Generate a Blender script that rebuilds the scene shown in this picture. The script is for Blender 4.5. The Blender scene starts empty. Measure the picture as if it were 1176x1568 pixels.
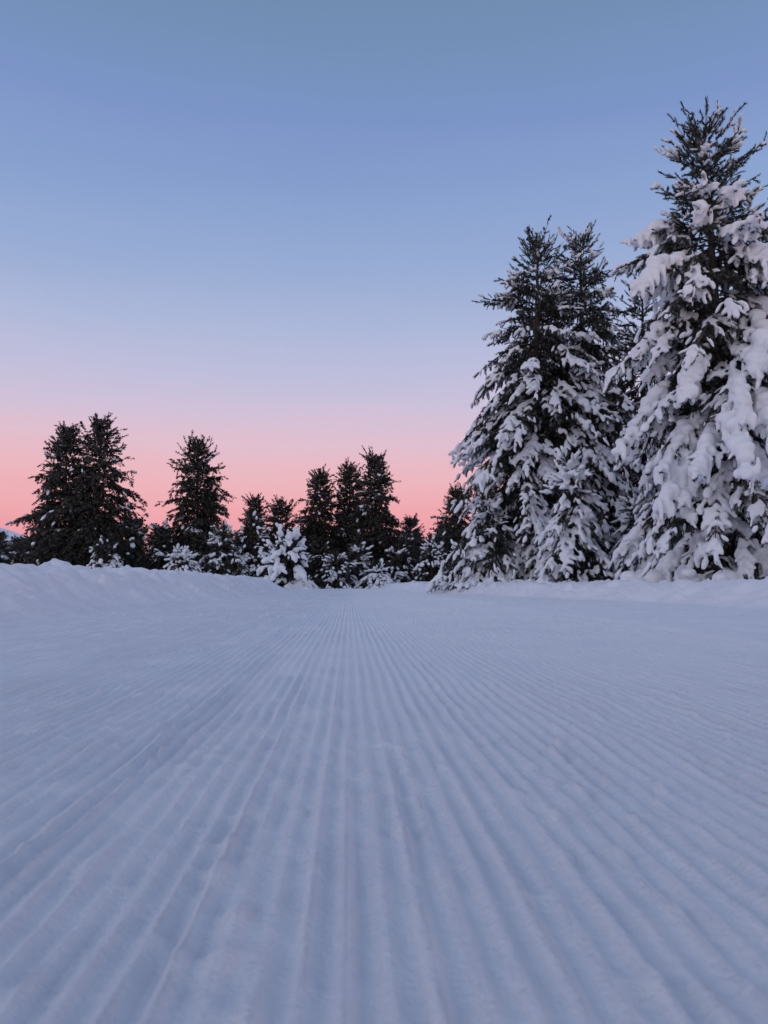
import bpy, math, numpy as np, time
T0=time.time()
scene=bpy.context.scene
scene.view_settings.view_transform='Standard'
scene.view_settings.look='None'
scene.view_settings.exposure=0
# ------------------------------------------------------------ helpers
def s2l(c):
    out=[]
    for v in c:
        v=v/255.0
        out.append(v/12.92 if v<=0.04045 else ((v+0.055)/1.055)**2.4)
    return tuple(out)+(1.0,)
def _h(ix,iy,iz,seed):
    with np.errstate(over='ignore'):
        h=(ix.astype(np.uint32)*np.uint32(374761393)+iy.astype(np.uint32)*np.uint32(668265263)+iz.astype(np.uint32)*np.uint32(2246822519)+np.uint32(seed*3266489917 & 0xffffffff))
        h=(h^(h>>np.uint32(13)))*np.uint32(1274126177)
        h=h^(h>>np.uint32(16))
    return (h&np.uint32(0xffffff)).astype(np.float32)/float(0xffffff)
def noise2(x,y,seed=0):
    ix=np.floor(x).astype(np.int64); iy=np.floor(y).astype(np.int64)
    fx=(x-ix).astype(np.float32); fy=(y-iy).astype(np.float32)
    fx=fx*fx*(3-2*fx); fy=fy*fy*(3-2*fy)
    z=np.zeros_like(ix)
    a=_h(ix,iy,z,seed); b=_h(ix+1,iy,z,seed); c=_h(ix,iy+1,z,seed); d=_h(ix+1,iy+1,z,seed)
    return ((a+(b-a)*fx)*(1-fy)+(c+(d-c)*fx)*fy)*2-1
def noise3(p,seed=0):
    x,y,z=p[:,0],p[:,1],p[:,2]
    ix=np.floor(x).astype(np.int64); iy=np.floor(y).astype(np.int64); iz=np.floor(z).astype(np.int64)
    fx=x-ix; fy=y-iy; fz=z-iz
    fx=fx*fx*(3-2*fx); fy=fy*fy*(3-2*fy); fz=fz*fz*(3-2*fz)
    r=0
    for dx in (0,1):
        for dy in (0,1):
            for dz in (0,1):
                w=(fx if dx else 1-fx)*(fy if dy else 1-fy)*(fz if dz else 1-fz)
                r=r+w*_h(ix+dx,iy+dy,iz+dz,seed)
    return r*2-1
def sstep(a,b,x):
    t=np.clip((x-a)/(b-a),0,1); return t*t*(3-2*t)

# ------------------------------------------------------------ materials
def new_mat(name):
    m=bpy.data.materials.new(name); m.use_nodes=True
    nt=m.node_tree; b=nt.nodes['Principled BSDF']
    return m,nt,b
def snow_material(name,scale,dist,base=(0.89,0.895,0.925)):
    m,nt,b=new_mat(name)
    b.inputs['Roughness'].default_value=0.75
    b.inputs['Specular IOR Level'].default_value=0.15
    tc=nt.nodes.new('ShaderNodeTexCoord')
    n=nt.nodes.new('ShaderNodeTexNoise'); n.inputs['Scale'].default_value=scale; n.inputs['Detail'].default_value=6; n.inputs['Roughness'].default_value=0.7
    bp=nt.nodes.new('ShaderNodeBump'); bp.inputs['Distance'].default_value=dist; bp.inputs['Strength'].default_value=0.9
    nt.links.new(tc.outputs['Object'],n.inputs['Vector'])
    nt.links.new(n.outputs['Fac'],bp.inputs['Height'])
    nt.links.new(bp.outputs['Normal'],b.inputs['Normal'])
    n2=nt.nodes.new('ShaderNodeTexNoise'); n2.inputs['Scale'].default_value=1.3; n2.inputs['Detail'].default_value=8; n2.inputs['Roughness'].default_value=.65
    nt.links.new(tc.outputs['Object'],n2.inputs['Vector'])
    r=nt.nodes.new('ShaderNodeValToRGB')
    r.color_ramp.elements[0].position=0.3; r.color_ramp.elements[0].color=(base[0]*.92,base[1]*.93,base[2]*.95,1)
    r.color_ramp.elements[1].position=0.7; r.color_ramp.elements[1].color=(*base,1)
    nt.links.new(n2.outputs['Fac'],r.inputs['Fac']); nt.links.new(r.outputs['Color'],b.inputs['Base Color'])
    return m
M_GROUND=snow_material('groomed_snow',70,0.009)
M_SNOW=snow_material('tree_snow',14,0.02,(0.86,0.885,0.915))
def needle_material(name,dark,light,frost):
    m,nt,b=new_mat(name)
    b.inputs['Roughness'].default_value=0.7
    b.inputs['Specular IOR Level'].default_value=0.2
    tc=nt.nodes.new('ShaderNodeTexCoord')
    n=nt.nodes.new('ShaderNodeTexNoise'); n.inputs['Scale'].default_value=2.2; n.inputs['Detail'].default_value=4
    nt.links.new(tc.outputs['Object'],n.inputs['Vector'])
    r=nt.nodes.new('ShaderNodeValToRGB')
    r.color_ramp.elements[0].position=0.35; r.color_ramp.elements[0].color=(*dark,1)
    r.color_ramp.elements[1].position=0.65; r.color_ramp.elements[1].color=(*light,1)
    nt.links.new(n.outputs['Fac'],r.inputs['Fac'])
    n2=nt.nodes.new('ShaderNodeTexNoise'); n2.inputs['Scale'].default_value=6; n2.inputs['Detail'].default_value=6
    nt.links.new(tc.outputs['Object'],n2.inputs['Vector'])
    r2=nt.nodes.new('ShaderNodeValToRGB')
    r2.color_ramp.elements[0].position=0.5; r2.color_ramp.elements[0].color=(0,0,0,1)
    r2.color_ramp.elements[1].position=0.7; r2.color_ramp.elements[1].color=(frost,frost,frost,1)
    nt.links.new(n2.outputs['Fac'],r2.inputs['Fac'])
    mx=nt.nodes.new('ShaderNodeMix'); mx.data_type='RGBA'
    nt.links.new(r2.outputs['Color'],mx.inputs[0]); nt.links.new(r.outputs['Color'],mx.inputs[6]); mx.inputs[7].default_value=(0.55,0.58,0.62,1)
    nt.links.new(mx.outputs[2],b.inputs['Base Color'])
    return m
M_NEEDLE=needle_material('pine_needles',(0.022,0.028,0.021),(0.055,0.06,0.04),0.5)
M_NEEDLE_FAR=needle_material('pine_needles_far',(0.026,0.028,0.020),(0.058,0.051,0.035),0.25)
M_BARK,nt,b=new_mat('pine_bark')
b.inputs['Roughness'].default_value=0.9
tc=nt.nodes.new('ShaderNodeTexCoord'); n=nt.nodes.new('ShaderNodeTexNoise'); n.inputs['Scale'].default_value=9; n.inputs['Detail'].default_value=6
mp=nt.nodes.new('ShaderNodeMapping'); mp.inputs['Scale'].default_value=(3,3,.6)
nt.links.new(tc.outputs['Object'],mp.inputs['Vector']); nt.links.new(mp.outputs['Vector'],n.inputs['Vector'])
r=nt.nodes.new('ShaderNodeValToRGB'); r.color_ramp.elements[0].color=(0.02,0.016,0.013,1); r.color_ramp.elements[1].color=(0.11,0.085,0.07,1)
nt.links.new(n.outputs['Fac'],r.inputs['Fac']); nt.links.new(r.outputs['Color'],b.inputs['Base Color'])
bp=nt.nodes.new('ShaderNodeBump'); bp.inputs['Distance'].default_value=0.03; nt.links.new(n.outputs['Fac'],bp.inputs['Height']); nt.links.new(bp.outputs['Normal'],b.inputs['Normal'])

# ------------------------------------------------------------ mesh utils
def mesh_from(name,V,F,mi=None,smooth=None,mats=()):
    me=bpy.data.meshes.new(name)
    k=F.shape[1]
    me.vertices.add(len(V)); me.vertices.foreach_set('co',V.astype(np.float32).ravel())
    me.loops.add(F.size); me.loops.foreach_set('vertex_index',F.astype(np.int32).ravel())
    me.polygons.add(len(F)); me.polygons.foreach_set('loop_start',np.arange(0,F.size,k,dtype=np.int32))
    try: me.polygons.foreach_set('loop_total',np.full(len(F),k,dtype=np.int32))
    except Exception: pass
    for m in mats: me.materials.append(m)
    if mi is not None: me.polygons.foreach_set('material_index',mi.astype(np.int32))
    if smooth is not None: me.polygons.foreach_set('use_smooth',smooth.astype(bool))
    me.update(calc_edges=True)
    return me
class Builder:
    def __init__(s): s.V=[];s.F=[];s.M=[];s.S=[];s.n=0
    def add(s,V,F,m,sm):
        s.V.append(V); s.F.append(F+s.n); s.M.append(np.full(len(F),m)); s.S.append(np.full(len(F),sm)); s.n+=len(V)
    def obj(s,name,mats,loc=(0,0,0)):
        me=mesh_from(name,np.concatenate(s.V),np.concatenate(s.F),np.concatenate(s.M),np.concatenate(s.S),mats)
        o=bpy.data.objects.new(name,me); scene.collection.objects.link(o); o.location=loc
        return o
def tube(P,R,k):
    P=np.asarray(P,float); R=np.asarray(R,float); m=len(P)
    T=np.gradient(P,axis=0); T/=np.linalg.norm(T,axis=1)[:,None]+1e-9
    ref=np.array([0.,0,1.]) if abs(T[0][2])<.8 else np.array([1.,0,0])
    A=np.cross(T,ref); A/=np.linalg.norm(A,axis=1)[:,None]+1e-9
    B=np.cross(T,A)
    a=np.linspace(0,2*np.pi,k,endpoint=False)
    V=P[:,None,:]+R[:,None,None]*(np.cos(a)[None,:,None]*A[:,None,:]+np.sin(a)[None,:,None]*B[:,None,:])
    V=V.reshape(-1,3); F=[]
    for i in range(m-1):
        for j in range(k):
            a0=i*k+j; a1=i*k+(j+1)%k; b0=a0+k; b1=a1+k
            F.append((a0,a1,b1)); F.append((a0,b1,b0))
    return V,np.array(F)
def shoot_template(n,w,seed,stem=True):
    r=np.random.RandomState(seed); V=[];F=[]
    for i in range(n):
        u=(i+r.rand())/n; ph=r.rand()*6.283; l=r.uniform(.65,1.05)*(1-.35*max(0,u-.8)/.2)
        c=np.array([u*.92,0,0]); rad=np.array([0,math.cos(ph),math.sin(ph)]); tan=np.array([0,-math.sin(ph),math.cos(ph)])
        tip=c+rad*l+np.array([r.uniform(.1,.28),0,0]); ww=w*r.uniform(.7,1.2)
        k=len(V); V+= [c+tan*ww,c-tan*ww,tip]; F.append((k,k+1,k+2))
    if stem:
        k=len(V)
        for u,rr in ((0,.12),(1,.05)):
            for j in range(3): V.append(np.array([u,rr*math.cos(j*2.09),rr*math.sin(j*2.09)]))
        for j in range(3):
            j2=(j+1)%3; F.append((k+j,k+j2,k+3+j2)); F.append((k+j,k+3+j2,k+3+j))
    return np.array(V),np.array(F)
def ico(sub):
    import bmesh
    bm=bmesh.new(); bmesh.ops.create_icosphere(bm,subdivisions=sub,radius=1)
    V=np.array([v.co[:] for v in bm.verts]); F=np.array([[v.index for v in f.verts] for f in bm.faces]); bm.free(); return V,F
ICO2=ico(2); ICO1=ico(1)
def frames(D,rng=None,roll=0):
    D=D/(np.linalg.norm(D,axis=1)[:,None]+1e-9)
    S=np.cross(D,np.array([0,0,1.])); ln=np.linalg.norm(S,axis=1)[:,None]
    S=np.where(ln<1e-3,np.array([[1.,0,0]]),S/(ln+1e-9)); U=np.cross(S,D)
    return D,S,U
def instance(Tm,P,X,Y,Z):
    V,F=Tm; n=len(P); k=len(V)
    W=P[:,None,:]+V[None,:,0,None]*X[:,None,:]+V[None,:,1,None]*Y[:,None,:]+V[None,:,2,None]*Z[:,None,:]
    FF=(F[None,:,:]+(np.arange(n)*k)[:,None,None]).reshape(-1,3)
    return W.reshape(-1,3),FF
T_NEAR=[shoot_template(30,.19,s) for s in range(4)]
T_FAR=[shoot_template(13,.38,s+10,False) for s in range(4)]

def remesh(V,F,vox,smooth_it=0):
    me=mesh_from('tmp',V,F); o=bpy.data.objects.new('tmp',me); scene.collection.objects.link(o)
    md=o.modifiers.new('r','REMESH'); md.mode='VOXEL'; md.voxel_size=vox; md.adaptivity=0
    if smooth_it:
        ms=o.modifiers.new('s','SMOOTH'); ms.iterations=smooth_it; ms.factor=.5
    dg=bpy.context.evaluated_depsgraph_get(); e=o.evaluated_get(dg); m2=e.to_mesh(); m2.calc_loop_triangles()
    vv=np.empty(len(m2.vertices)*3,np.float32); m2.vertices.foreach_get('co',vv)
    ff=np.empty(len(m2.loop_triangles)*3,np.int32); m2.loop_triangles.foreach_get('vertices',ff)
    e.to_mesh_clear(); bpy.data.objects.remove(o); bpy.data.meshes.remove(me)
    return vv.reshape(-1,3).astype(float),ff.reshape(-1,3)

EL_SNOWY=((0,.35,.6,.75,.88,1),(-24,-18,-6,14,38,60))
EL_FAR=((0,.3,.6,.85,1),(-10,-2,12,34,55))
def grow_into(B,origin,H,prof,nb,seed,ul,ur,sp,tmpl,snow,droop=.35,tmin=.03,pillow=0,vox=None,trunk_r=None,
              elev=EL_FAR,tubes=True,ico_t=ICO2,asym=.2,snow_top=.8,blob=1.0,hang=.0,patch=.55,lead=.14):
    rng=np.random.RandomState(seed); o=np.array(origin,float)
    trunk_r=trunk_r or H*.013+.03
    ph=rng.rand(4)*6.28
    def axis(t):
        return np.array([.012*H*math.sin(t*3+ph[0])*t,.012*H*math.sin(t*2.6+ph[1])*t,H*t])
    tt=np.linspace(0,1,18)
    P=np.array([axis(t) for t in tt]); P[0,2]=-.4
    V,F=tube(P+o,trunk_r*(1-tt)**.8+.012,10 if tubes else 5); B.add(V,F,1,True)
    pt,pr=zip(*prof)
    UP=[];UD=[];UT=[];US=[];PIL=[]
    for i in range(nb):
        t=tmin+(1-tmin)*((i+rng.rand())/nb)*.985
        az=i*2.39996+rng.uniform(-.5,.5)
        R=np.interp(t,pt,pr)*(1+asym*math.sin(az*2+ph[2]+t*6)+asym*.7*math.sin(az*3+ph[3]-t*9))
        L=max(.15,R*rng.uniform(.62,1.12))
        e=math.radians(np.interp(t,elev[0],elev[1])+rng.uniform(-9,9)); te=math.tan(e)
        dr=droop*rng.uniform(.7,1.3)*(1 if t<.75 else max(0.,(1-t)/.25))
        base=axis(t); h=np.array([math.cos(az),math.sin(az),0]); sd=np.array([-h[1],h[0],0]); bend=rng.uniform(-.2,.2)
        s=np.linspace(0,1,8)
        up=np.where(s>.75,(s-.75)**2*1.2,0)*(1 if t>.7 else 0)
        pts=base+h*(L*s)[:,None]+sd*(bend*L*s*s)[:,None]+np.array([0,0,1.])*((te*s-dr*s**2+up)*L)[:,None]
        pts[:,2]=np.maximum(pts[:,2],.06)
        if tubes:
            V,F=tube(pts+o,np.linspace(max(.012,L*.014),.006,8),4); B.add(V,F,1,True)
        m=max(2,int(L*.85/sp))
        for j in range(m+1):
            sj=1-(j/(m+.5))*.85
            p0=np.array([np.interp(sj,s,pts[:,a]) for a in range(3)])
            a1=min(7,int(sj*7+.5)); a0=max(0,a1-1)
            tg=pts[a1]-pts[a0]; tg=tg/(np.linalg.norm(tg)+1e-9)
            for sg in ((-1,1) if j else (0,)):
                an=rng.uniform(.5,1.1)*sg
                ca,sa=math.cos(an),math.sin(an)
                d=np.array([tg[0]*ca-tg[1]*sa,tg[1]*ca+tg[0]*sa,tg[2]*ca])
                d[2]+= rng.uniform(-.5,.1)-(.35*snow if t<.75 else -.25); d/=np.linalg.norm(d)
                sl=min(.38*L*(1-sj)+ul*1.1, 1.1)*rng.uniform(.7,1.15) if j else ul*1.2
                q=p0.copy(); k=max(1,int(sl/(ul*.6)))
                N=rng.normal(0,.25,(k,3))
                for a in range(k):
                    dd=d+N[a]; dd[2]-= .14*a*(1 if t<.75 else 0)
                    UP.append(q);UD.append(dd);UT.append(t);US.append(sj)
                    if hang and t<.85 and rng.rand()<hang:
                        hd=d*.35+N[a]; hd[2]=-rng.uniform(.5,1.2)
                        UP.append(q);UD.append(hd);UT.append(t);US.append(sj*.6)
                    q=q+d*ul*.6
        if pillow and .06<t<.8 and rng.rand()<pillow and L>.7:
            PIL.append((pts,L,t))
    for a in range(int(H*lead/(ul*.3))):
        t=1-lead*rng.rand(); q=axis(t); d=np.array([rng.normal(0,.45),rng.normal(0,.45),1.0]); UP.append(q);UD.append(d);UT.append(t);US.append(1)
    UP.append(axis(.985));UD.append(np.array([0.02,0,1.]));UT.append(1);US.append(1)
    UP=np.array(UP);UD=np.array(UD);UT=np.array(UT);US=np.array(US); n=len(UP)
    UP[:,2]=np.maximum(UP[:,2],.05)
    D,S,U=frames(UD); ln=ul*rng.uniform(.75,1.25,n); rd=ur*rng.uniform(.75,1.25,n)
    which=rng.randint(0,len(tmpl),n)
    for w in range(len(tmpl)):
        k=which==w
        V,F=instance(tmpl[w],UP[k]+o,D[k]*ln[k,None],S[k]*rd[k,None],U[k]*rd[k,None]); B.add(V,F,0,False)
    # snow carried by the shoots
    nz=noise3((UP+o)*1.3,seed)*.5+noise3((UP+o)*np.array([3.6,3.6,4.5]),seed+5)*.75
    cov=snow*(.3+.7*US)+nz*patch - np.clip((UT-snow_top)/(1-snow_top),0,1)*.5
    k=(cov>rng.uniform(.38,.56,n))
    P=UP[k]+D[k]*(ln[k]*.5)[:,None]; P[:,2]+=rd[k]*.5
    out=P.copy(); out[:,2]=0; out/=np.linalg.norm(out,axis=1)[:,None]+1e-6
    P=P+out*(rd[k]*.35)[:,None]
    m=len(P); c=np.clip(cov[k],.3,1.1)
    D2,S2,U2=frames(D[k].copy())
    lx=ln[k]*.55*rng.uniform(.7,1.2,m)*blob; ly=rd[k]*rng.uniform(.6,1.2,m)*(.45+.6*c)*blob; lz=ly*rng.uniform(.6,.85,m)
    SV=[];SF=[];sn=0
    def put(V,F):
        nonlocal sn
        SV.append(V);SF.append(F+sn);sn+=len(V)
    if m: put(*instance(ico_t,P+o,D2*lx[:,None],S2*ly[:,None],U2*lz[:,None]))
    # heavy pillows
    pp=[];ax=[]
    for pts,L,t in PIL:
        s=np.linspace(0,1,8); w0=rng.uniform(.10,.24)*(.8+.2*L/2)
        s0=rng.uniform(.45,.8); q=s0
        while q<1.05:
            p=np.array([np.interp(min(q,1),s,pts[:,a]) for a in range(3)]); p[2]+=w0*.3
            f=math.sin(max(0.1,min(1,(q-s0)/(1.05-s0)+.25))*2.4)
            pp.append(p+rng.normal(0,.05,3)); ax.append((w0*1.0*f+.05,w0*1.0*f+.04,w0*.75*f+.03))
            for g in range(rng.randint(1,5)):
                th=rng.uniform(0,6.28); dl=rng.uniform(.08,.26); pr2=p+np.array([math.cos(th),math.sin(th),0])*w0*rng.uniform(.7,1.5)
                pr2[2]-=dl*.8; pp.append(pr2); ax.append((rng.uniform(.04,.075),rng.uniform(.04,.075),dl))
            q+=w0*.75/L
    if pp:
        pp=np.array(pp);ax=np.array(ax); I=np.eye(3); mm=len(pp)
        put(*instance(ICO2,pp+o,I[0]*ax[:,0,None],I[1]*ax[:,1,None],I[2]*ax[:,2,None]))
    if SV:
        SV=np.concatenate(SV);SF=np.concatenate(SF)
        if vox:
            SV,SF=remesh(SV,SF,vox,1)
            nn=noise3(SV*9,3); nn2=noise3(SV*4,9); SV=SV+np.stack([nn*.008,nn2*.012,nn*.012],1)
        B.add(SV,SF,2,True)
    return n
MATS=[M_NEEDLE,M_BARK,M_SNOW]; MATSF=[M_NEEDLE_FAR,M_BARK,M_SNOW]

# ------------------------------------------------------------ terrain
def ground_z(x,y):
    ys=np.array([-50,0,11,18,24,40,48,62,100,1000.]); 
    xr=np.interp(y,ys,[4.7,4.7,4.7,3.2,2.2,1.8,.5,-6,-40,-400])
    xl=np.interp(y,[-50,0,30,48,62,100,1000],[-2.2,-2.2,-2.6,-3.6,-9,-60,-700])
    wob=noise2(x*0,y*.35,4)*.3+noise2(x*0,y*1.1,5)*.12+noise2(x*0,y*3.1,6)*.06
    bl=sstep(0,1.15,(xl+wob)-x); br=sstep(0,.9,x-(xr+wob))
    lump=noise2(x*.8,y*.7,1)*.45+noise2(x*2.3,y*2.1,2)*.38+noise2(x*5,y*5,3)*.3+noise2(x*11,y*11,8)*.22+np.clip(noise2(x*4,y*4,12)-.4,0,1)*1.3+np.clip(noise2(x*8,y*8,13)-.5,0,1)*1.1
    hl=.385+.07*noise2(x*.3,y*.25,7)+.0025*np.clip(y,0,60)
    hr=.29+.03*noise2(x*.3,y*.25,9)
    crest_l=.06*np.exp(-((x-(xl-1.5))/.6)**2)
    z=bl*(hl+crest_l)+br*hr+lump*(.11*np.sqrt(bl)*sstep(0,.1,bl)+.10*np.sqrt(br)*sstep(0,.1,br))
    far=np.clip((y-60)/400,0,1)
    z=z+far*2.0
    z=z+34*np.exp(-(((x+225)/58)**2+((y-460)/110)**2))*(1+.06*noise2(x*.03,y*.02,60))
    z=z+.014*noise2(x*.5,y*.35,21)
    return z,bl,br,xr,xl
xs=np.concatenate([-np.geomspace(700,8,75)[:-1],np.arange(-8,-3.2,.035),np.arange(-3.2,5.2,.006),np.arange(5.2,9.5,.035),np.geomspace(9.5,700,60)])
ys=np.concatenate([np.arange(-4,0,.1),np.arange(0,1.2,.014),np.geomspace(1.2,60,480)[:-1],np.geomspace(60,1200,80)])
X,Y=np.meshgrid(xs,ys); X=X.astype(np.float32);Y=Y.astype(np.float32)
Z,bl,br,xr,xl=ground_z(X,Y)
per=.032
wx=X+.003*noise2(X*.0,Y*.9,31)+.0025*noise2(X*3,Y*3,32)
phase=wx/per*2*np.pi
ridge=np.cos(phase); ridge=ridge+.18*np.cos(2*phase)
amp=.0041*(1+.4*noise2(X*1.2,Y*.6,33)+.4*noise2(X*14,Y*5,34)+.4*noise2(X*30,Y*.4,42)+.3*noise2(X*30,Y*22,43))
amp=amp*(1-.65*sstep(1.8,2.4,X+.1*noise2(X*0,Y*.8,35)))*(1-sstep(3.2,4.0,X))*(1-sstep(.02,.35,bl))*(1-sstep(.02,.3,br))*(1-sstep(45,60,Y))
Z=Z+amp*ridge
rough=.6+.5*noise2(X*.9,Y*.5,50)+.6*sstep(-.6,-2.2,X)
rough=np.clip(rough,.2,1.6)
Z=Z+rough*(.0028*noise2(X*28,Y*16,36)+.0018*noise2(X*70,Y*45,37)+.005*noise2(X*11,Y*7,44))+.005*noise2(X*4,Y*2,38)
crumb=np.clip(noise2(X*34,Y*26,39)-.55,0,1)*.02*np.clip(noise2(X*1.5,Y*1.1,40)+.4+.5*sstep(-.6,-2.2,X),0,1.3)+np.clip(noise2(X*13,Y*11,45)-.68,0,1)*.06*sstep(3,6,Y)
Z=Z+crumb
Z=Z+.014*np.exp(-((X-2.05)/.06)**2)+.01*np.exp(-((X+1.75)/.05)**2)*(.6+.4*noise2(X*5,Y*5,41))
ny,nx=X.shape
idx=np.arange(nx*ny).reshape(ny,nx)
F=np.stack([idx[:-1,:-1],idx[:-1,1:],idx[1:,1:],idx[1:,:-1]],-1).reshape(-1,4)
V=np.stack([X,Y,Z],-1).reshape(-1,3)
me=mesh_from('snow_ground',V,F,None,np.ones(len(F)),[M_GROUND])
g=bpy.data.objects.new('snow_ground',me); scene.collection.objects.link(g)
def gz(x,y): return float(ground_z(np.array([float(x)]),np.array([float(y)]))[0][0])
print('ground',time.time()-T0,len(V))

# ------------------------------------------------------------ near pines on the right
def pine(name,x,y,H,prof,nb,seed,near=True,**kw):
    B=Builder()
    d=dict(ul=.23,ur=.066,sp=.17,tmpl=T_NEAR,snow=.6,elev=EL_SNOWY,droop=.5,hang=.38,asym=.15,lead=.07,patch=.75) if near else dict(ul=.38,ur=.13,sp=.31,tmpl=T_FAR,snow=.3,ico_t=ICO1,tubes=True,hang=.22,asym=.24)
    d.update(kw)
    n=grow_into(B,(0,0,0),H,prof,nb,seed,**d)
    o=B.obj(name,MATS if near else MATSF,(x,y,gz(x,y)-.08))
    print(name,n,round(time.time()-T0,1)); return o
pA=[(0,2.0),(.12,2.35),(.28,2.6),(.44,2.4),(.61,2.15),(.75,1.85),(.83,1.15),(.93,.65),(1,.2)]
pine('pine_tree',8.5,17.0,10.8,pA,210,11,snow=.82,pillow=.62,vox=.033,blob=1.1,snow_top=.7,tmin=.05)
pine('pine_tree',12.0,19.5,10.2,[(0,2.3),(.3,2.7),(.6,2.2),(.85,1.2),(1,.1)],120,12,snow=.78,pillow=.4,vox=.045,sp=.22)
pB=[(0,2.9),(.16,2.95),(.34,2.75),(.52,2.35),(.66,1.95),(.76,1.6),(.85,1.1),(.93,.6),(1,.15)]
pine('pine_tree',5.95,24.0,11.2,pB,220,13,snow=.78,vox=.033,blob=1.1,snow_top=.64)
pC=[(0,2.7),(.16,2.7),(.34,2.5),(.52,2.3),(.66,2.0),(.76,1.5),(.85,1.0),(.93,.6),(1,.15)]
pine('pine_tree',7.75,24.5,11.6,pC,200,14,snow=.68,vox=.036,blob=1.1,snow_top=.58)
pine('pine_tree',10.0,25.5,10.4,pC,160,15,snow=.55,vox=.05,sp=.22,blob=1.1,snow_top=.6)
yp=[(0,1.45),(.2,1.35),(.5,.95),(.8,.45),(1,.1)]
pine('young_pine_tree',6.1,20.8,3.4,yp,90,16,snow=.9,vox=.035,sp=.15,blob=1.15,snow_top=.95)
pine('young_pine_tree',4.2,23.0,2.6,yp,70,17,snow=.78,vox=.035,sp=.17,blob=1.1,snow_top=.95)
pine('young_pine_tree',8.0,21.0,2.4,yp,60,18,snow=.8,vox=.035,sp=.17,blob=1.1,snow_top=.95)
# ------------------------------------------------------------ mid distance pines
pM=[(0,2.3),(.15,2.6),(.35,2.4),(.6,1.9),(.8,1.25),(.92,.65),(1,.15)]
def far(name,x,y,H,w,nb,seed,snow=.28,prof=pM,**kw):
    return pine(name,x,y,H,[(a,b*w) for a,b in prof],nb,seed,near=False,snow=snow,**kw)
far('pine_tree',-16.4,45,8.7,.88,170,31,snow=.12)
far('pine_tree',-14.6,45,9.1,.9,180,32,snow=.12)
far('pine_tree',-9.4,48,8.5,.88,180,33,snow=.14)
far('pine_tree',-6.4,52,5.3,.5,90,34,snow=.2)
far('pine_tree',-4.4,50,5.4,.65,110,35,snow=.32)
far('pine_tree',-2.05,52,7.7,.72,160,36,snow=.2)
far('pine_tree',-.05,54,8.1,.74,170,37,snow=.12)
far('pine_tree',1.75,50,8.2,.8,180,38,snow=.15)
far('pine_tree',4.5,56,4.6,.6,90,39,snow=.2)
far('pine_tree',6.4,45,5.3,.55,110,40,snow=.25)
yf=[(0,1.3),(.3,1.2),(.6,.8),(.85,.4),(1,.08)]
for i,(x,y,H,w,s) in enumerate([(-13.0,42,2.0,.8,.38),(-9.3,43,1.5,.9,.6),(-7.2,44,2.8,1.2,.35),(-5.6,45,3.6,1.4,.45),(-.7,44,1.8,.9,.4),(1.5,44,1.1,.8,.55),(2.9,46,1.8,.9,.4),(4.7,44,2.2,1.0,.45),(5.9,40,1.7,.9,.5),(-11.2,46,3.0,1.2,.25),(.4,46,2.4,1,.25),(3.6,48,2.8,1.1,.25),(-8.4,46,2.4,1.2,.25),(-1.8,47,2.8,1.1,.3)]):
    far('young_pine_tree',x,y,H,w,80,60+i,snow=s,prof=yf,ul=.3,ur=.11,sp=.23,snow_top=.95,blob=1.1,patch=.8)
far('snow_covered_bush',-3.2,40,2.35,.98,75,80,snow=1.3,prof=[(0,1.15),(.4,1.2),(.75,.85),(1,.25)],ul=.28,ur=.12,sp=.22,snow_top=1.5,blob=1.5,vox=.055,droop=.6,elev=((0,1),(5,60)))
# ------------------------------------------------------------ distant forest, one object
B=Builder(); rng=np.random.RandomState(5)
TV=[shoot_template(9,.55,s+30,False) for s in range(3)]
for i in range(230):
    y=rng.uniform(75,150); x=rng.uniform(-.72,.75)*y
    H=y*rng.uniform(.034,.056)+.5
    if i<95: y=rng.uniform(60,78); x=rng.uniform(-.38,.5)*y; H=rng.uniform(2.8,4.8)
    elif i<135: y=rng.uniform(80,100); x=-rng.uniform(.38,.62)*y; H=rng.uniform(3.6,5.4)
    grow_into(B,(x,y,gz(x,y)-.1),H,[(0,H*.26),(.3,H*.24),(.7,H*.14),(1,.1)],44,200+i,ul=.6,ur=.26,sp=.7,tmpl=TV,snow=.3,tubes=False,ico_t=ICO1)
B.obj('distant_forest',MATSF)
print('forest',time.time()-T0)

# ------------------------------------------------------------ sky
w=bpy.data.worlds.new('World'); scene.world=w; w.use_nodes=True; nt=w.node_tree
bg=nt.nodes['Background']
tc=nt.nodes.new('ShaderNodeTexCoord'); sx=nt.nodes.new('ShaderNodeSeparateXYZ'); nt.links.new(tc.outputs['Generated'],sx.inputs[0])
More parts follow.
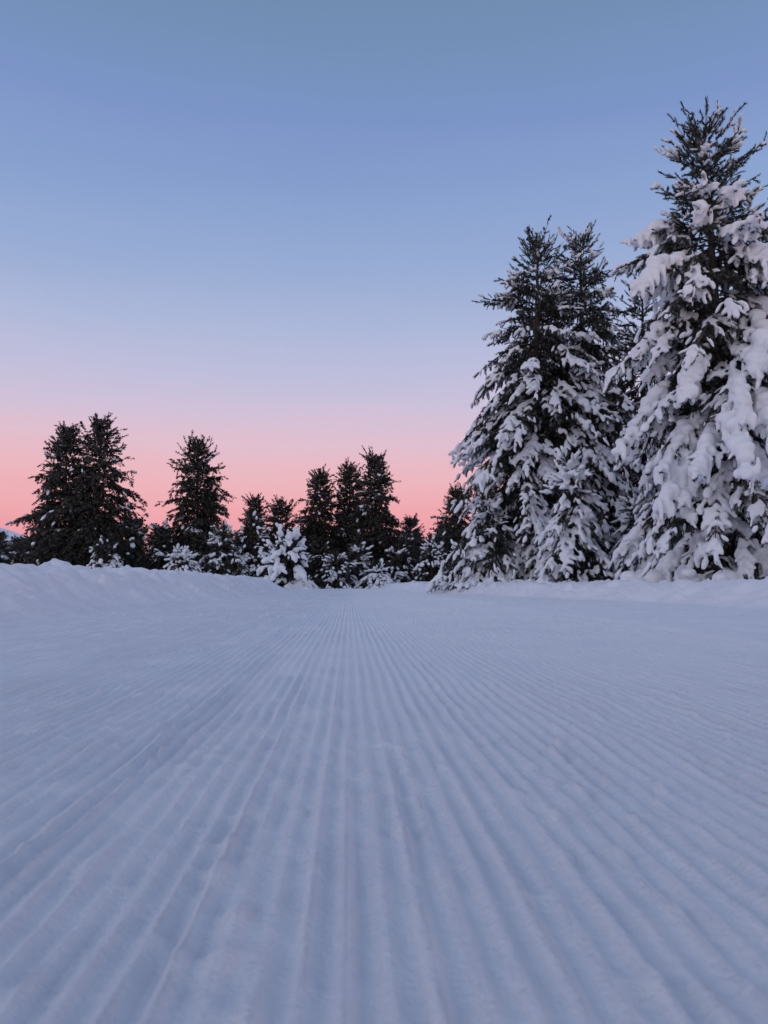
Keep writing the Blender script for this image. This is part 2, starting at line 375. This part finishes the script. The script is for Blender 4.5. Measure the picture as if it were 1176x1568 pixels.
# thin haze streaks: the gradient is very slightly uneven
hm=nt.nodes.new('ShaderNodeMapping'); hm.inputs['Scale'].default_value=(1.2,1.2,7); hn=nt.nodes.new('ShaderNodeTexNoise'); hn.inputs['Scale'].default_value=1.6; hn.inputs['Detail'].default_value=3
nt.links.new(tc.outputs['Generated'],hm.inputs[0]); nt.links.new(hm.outputs[0],hn.inputs['Vector'])
ma=nt.nodes.new('ShaderNodeMath'); ma.operation='MULTIPLY_ADD'; ma.inputs[1].default_value=.05; nt.links.new(hn.outputs['Fac'],ma.inputs[0])
mb=nt.nodes.new('ShaderNodeMath'); mb.operation='ADD'; mb.inputs[1].default_value=-.023; nt.links.new(sx.outputs['Z'],mb.inputs[0]); nt.links.new(mb.outputs[0],ma.inputs[2])
def ramp(stops):
    r=nt.nodes.new('ShaderNodeValToRGB'); cr=r.color_ramp; cr.interpolation='LINEAR'
    while len(cr.elements)>1: cr.elements.remove(cr.elements[-1])
    first=True
    for e,c in stops:
        p=max(0,math.sin(math.radians(e)))
        if first: cr.elements[0].position=p; cr.elements[0].color=s2l(c); first=False
        else:
            el=cr.elements.new(p); el.color=s2l(c)
    nt.links.new(ma.outputs[0],r.inputs['Fac']); return r
ra=ramp([(0,(214,145,156)),(3.4,(235,156,164)),(5.4,(240,168,175)),(7.7,(237,182,190)),(10.1,(225,191,206)),(13,(207,193,217)),(15.8,(189,190,219)),(18.7,(173,184,217)),(23.3,(152,172,212)),(27.6,(137,162,207)),(31.7,(124,149,199)),(35.4,(118,145,187)),(38.9,(113,141,177)),(55,(112,135,175)),(90,(120,136,176))])
rb=ramp([(0,(228,192,176)),(6,(232,206,198)),(14,(222,214,220)),(28,(192,200,226)),(50,(150,163,200)),(90,(120,136,176))])
mr=nt.nodes.new('ShaderNodeMapRange'); mr.interpolation_type='SMOOTHSTEP'; mr.inputs['From Min'].default_value=.2; mr.inputs['From Max'].default_value=-1
nt.links.new(sx.outputs['Y'],mr.inputs['Value'])
mx=nt.nodes.new('ShaderNodeMix'); mx.data_type='RGBA'
nt.links.new(mr.outputs[0],mx.inputs[0]); nt.links.new(ra.outputs[0],mx.inputs[6]); nt.links.new(rb.outputs[0],mx.inputs[7])
nt.links.new(mx.outputs[2],bg.inputs['Color']); bg.inputs['Strength'].default_value=1.0
# faint glow from the side where the sun is below the horizon
sl=bpy.data.lights.new('sun','SUN'); sl.energy=.3; sl.angle=math.radians(30); sl.color=(1,.97,.98)
so=bpy.data.objects.new('sun',sl); scene.collection.objects.link(so)
so.rotation_euler=(math.radians(54),0,math.radians(-60))
# ------------------------------------------------------------ camera
cd=bpy.data.cameras.new('camera'); cam=bpy.data.objects.new('camera',cd); scene.collection.objects.link(cam)
cd.sensor_fit='VERTICAL'; cd.sensor_height=34.6; cd.sensor_width=26; cd.lens=26; cd.clip_start=.02; cd.clip_end=3000
cam.location=(0,0,.30); cam.rotation_euler=(math.radians(90+5.3),0,math.radians(-2.58))
cd.dof.use_dof=True; cd.dof.focus_distance=9; cd.dof.aperture_fstop=9
scene.camera=cam
print('done',time.time()-T0)
